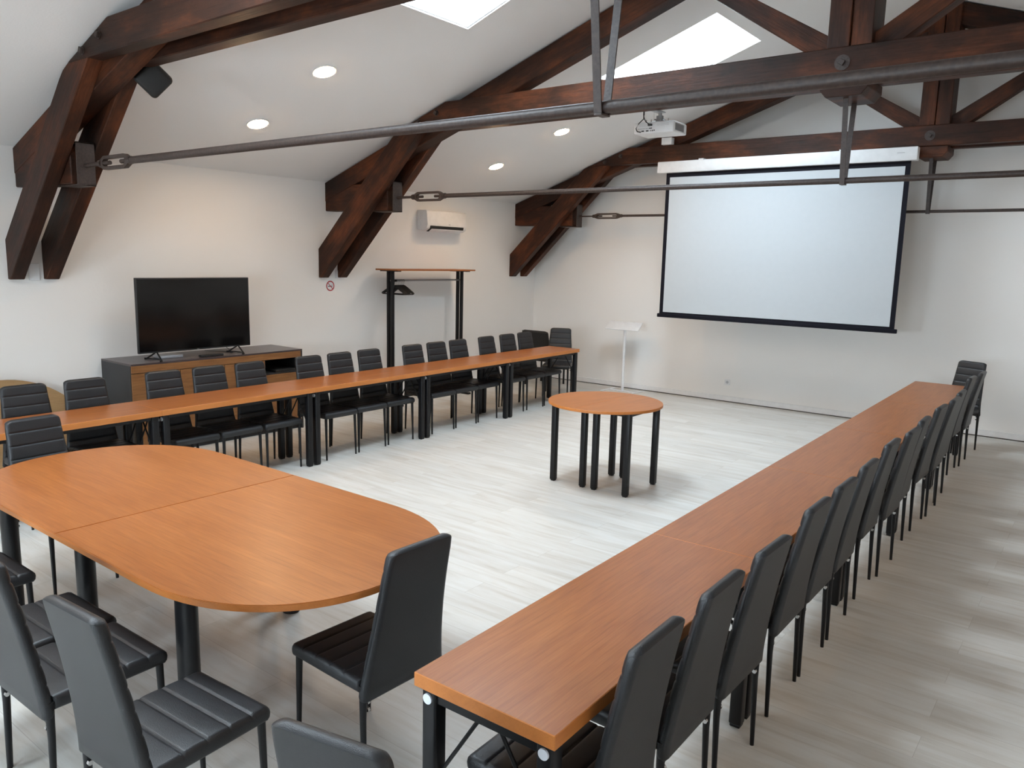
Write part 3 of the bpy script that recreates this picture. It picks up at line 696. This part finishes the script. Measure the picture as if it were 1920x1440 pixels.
for x in (-.038, .038): tube(b, [(x, .10, .135), (x, .15, .135)], .008, 8)
for x in (-.10, -.05, .04, .12): tube(b, [(x, .05, .10), (x, .05, .128)], .005, 8)
obj('ceiling_mount', b, 'grey_metal', t, smooth=True)
b = NB(); tube(b, [(-.10, -.01, .16), (-.104, 0, .13), (-.14, -.02, .09), (-.165, -.025, .045), (-.155, -.02, .02), (-.135, -.012, .014), (-.125, .0, .014)], .0045, 8)
tube(b, [(-.10, -.01, .16), (-.096, 0, .13), (-.07, -.02, .10), (-.04, -.02, .078), (-.03, -.008, .072), (-.03, .0, .072)], .0045, 8); box(b, (-.05, -.024, .062), (-.012, 0, .080), .004)
obj('cable', b, 'black', t, smooth=True)
b = NB(); box(b, (pxx - .105, pyy - .015, pz + .16), (pxx - .095, pyy - .005, 3.345)); tag(obj('video_cable', b, 'black'), 'black cable dropping from the middle truss beam to the projector', 'cable')
b = NB(); box(b, (-5.20, T3 - .235 - .03, 3.563), (-5.05, T3 - .235 + .06, 3.655), .004); tag(obj('alarm_sensor', b, 'white_plastic', smooth=True), 'small white box on the far truss beam below the projector', 'sensor')
# ------------------------------------------------------------------ loudspeaker under the first truss
t = thing('loudspeaker', 'black loudspeaker hanging under the nearest truss at top left', 'loudspeaker', (-6.05, 3.24, 3.275))
b = NB(); box(b, (-.105, -.085, -.105), (.105, .085, .105), .032, Matrix.Rotation(math.radians(61.9), 4, 'Z') @ Matrix.Rotation(math.radians(14), 4, 'X') @ Matrix.Rotation(math.radians(43), 4, 'Y'), seg=4); obj('cabinet', b, 'black', t, smooth=True)
b = NB(); tube(b, [(0, .02, .05), (0, -.03, .10)], .03, 12); box(b, (-.05, -.17, .08), (.05, -.0, .09), .002); obj('bracket', b, 'black_metal', t, smooth=True)
# ------------------------------------------------------------------ lectern
t = thing('lectern', 'slim white metal lectern standing by the back wall', 'lectern', (-5.88, 10.40, 0))
b = NB(); tube(b, [(0, 0, .012), (0, 0, .99)], .021, 20); obj('pole', b, 'white_metal', t, smooth=True)
mt = Matrix.Translation((-.02, 0, 1.0)) @ Matrix.Rotation(math.radians(38), 4, 'X')
b = NB(); box(b, (-.285, -.095, 0), (.285, .095, .014), .004, mt); obj('desk_panel', b, 'white_metal', t, smooth=True)
b = NB(); box(b, (-.07, -.06, -.006), (.07, .06, 0), .001, mt)
for x in (-.05, .05):
    for y in (-.04, .04): tube(b, [mt @ V(x, y, -.006), mt @ V(x, y, -.012)], .006, 8)
obj('mounting_plate', b, 'white_metal', t)
b = NB(); box(b, (-.26, -.22, 0), (-.225, .18, .012), .003); box(b, (.225, -.12, 0), (.26, .24, .012), .003); box(b, (-.24, -.02, 0), (.24, .02, .012), .003); obj('base', b, 'white_metal', t)

# ------------------------------------------------------------------ world, camera, view
w = bpy.data.worlds.new('overcast_sky'); bpy.context.scene.world = w; w.use_nodes = True
nt = w.node_tree; bg = nt.nodes['Background']; bg.inputs[0].default_value = (0.77, 0.89, 1.0, 1)
tc = nt.nodes.new('ShaderNodeTexCoord'); dt = N(nt, 'ShaderNodeVectorMath', operation='DOT_PRODUCT'); dt.inputs[1].default_value = (-0.10, -0.52, 0.85)
nt.links.new(tc.outputs['Generated'], dt.inputs[0])                       # the overcast sky is brighter high up and behind the room
mr = N(nt, 'ShaderNodeMapRange'); mr.inputs['From Min'].default_value = 0.0; mr.inputs['From Max'].default_value = 1.0; mr.inputs['To Min'].default_value = 9.0; mr.inputs['To Max'].default_value = 28.0
nt.links.new(dt.outputs['Value'], mr.inputs['Value']); nt.links.new(mr.outputs[0], bg.inputs[1])
cam = bpy.data.cameras.new('camera'); co = bpy.data.objects.new('camera', cam); C.objects.link(co)
r = V(0.78908204, 0.61383728, 0.023523); u = V(-0.1162957, 0.11167719, 0.98691617); f = V(-0.60317895, 0.78149344, -0.1595091)
co.matrix_world = Matrix(((r.x, u.x, -f.x, 0), (r.y, u.y, -f.y, 0), (r.z, u.z, -f.z, 1.98166), (0, 0, 0, 1)))
cam.sensor_width = 36; cam.lens = 1459.03 * 36 / 1920; cam.clip_start = 0.02
sc = bpy.context.scene; sc.camera = co
sc.view_settings.view_transform = 'Standard'; sc.view_settings.look = 'None'; sc.view_settings.gamma = 1; sc.view_settings.use_curve_mapping = False
sc.view_settings.exposure = 0.66
sc.cycles.max_bounces = 10; sc.cycles.diffuse_bounces = 6; sc.cycles.transparent_max_bounces = 8
sc.cycles.sample_clamp_indirect = 8.0; sc.cycles.use_denoising = True
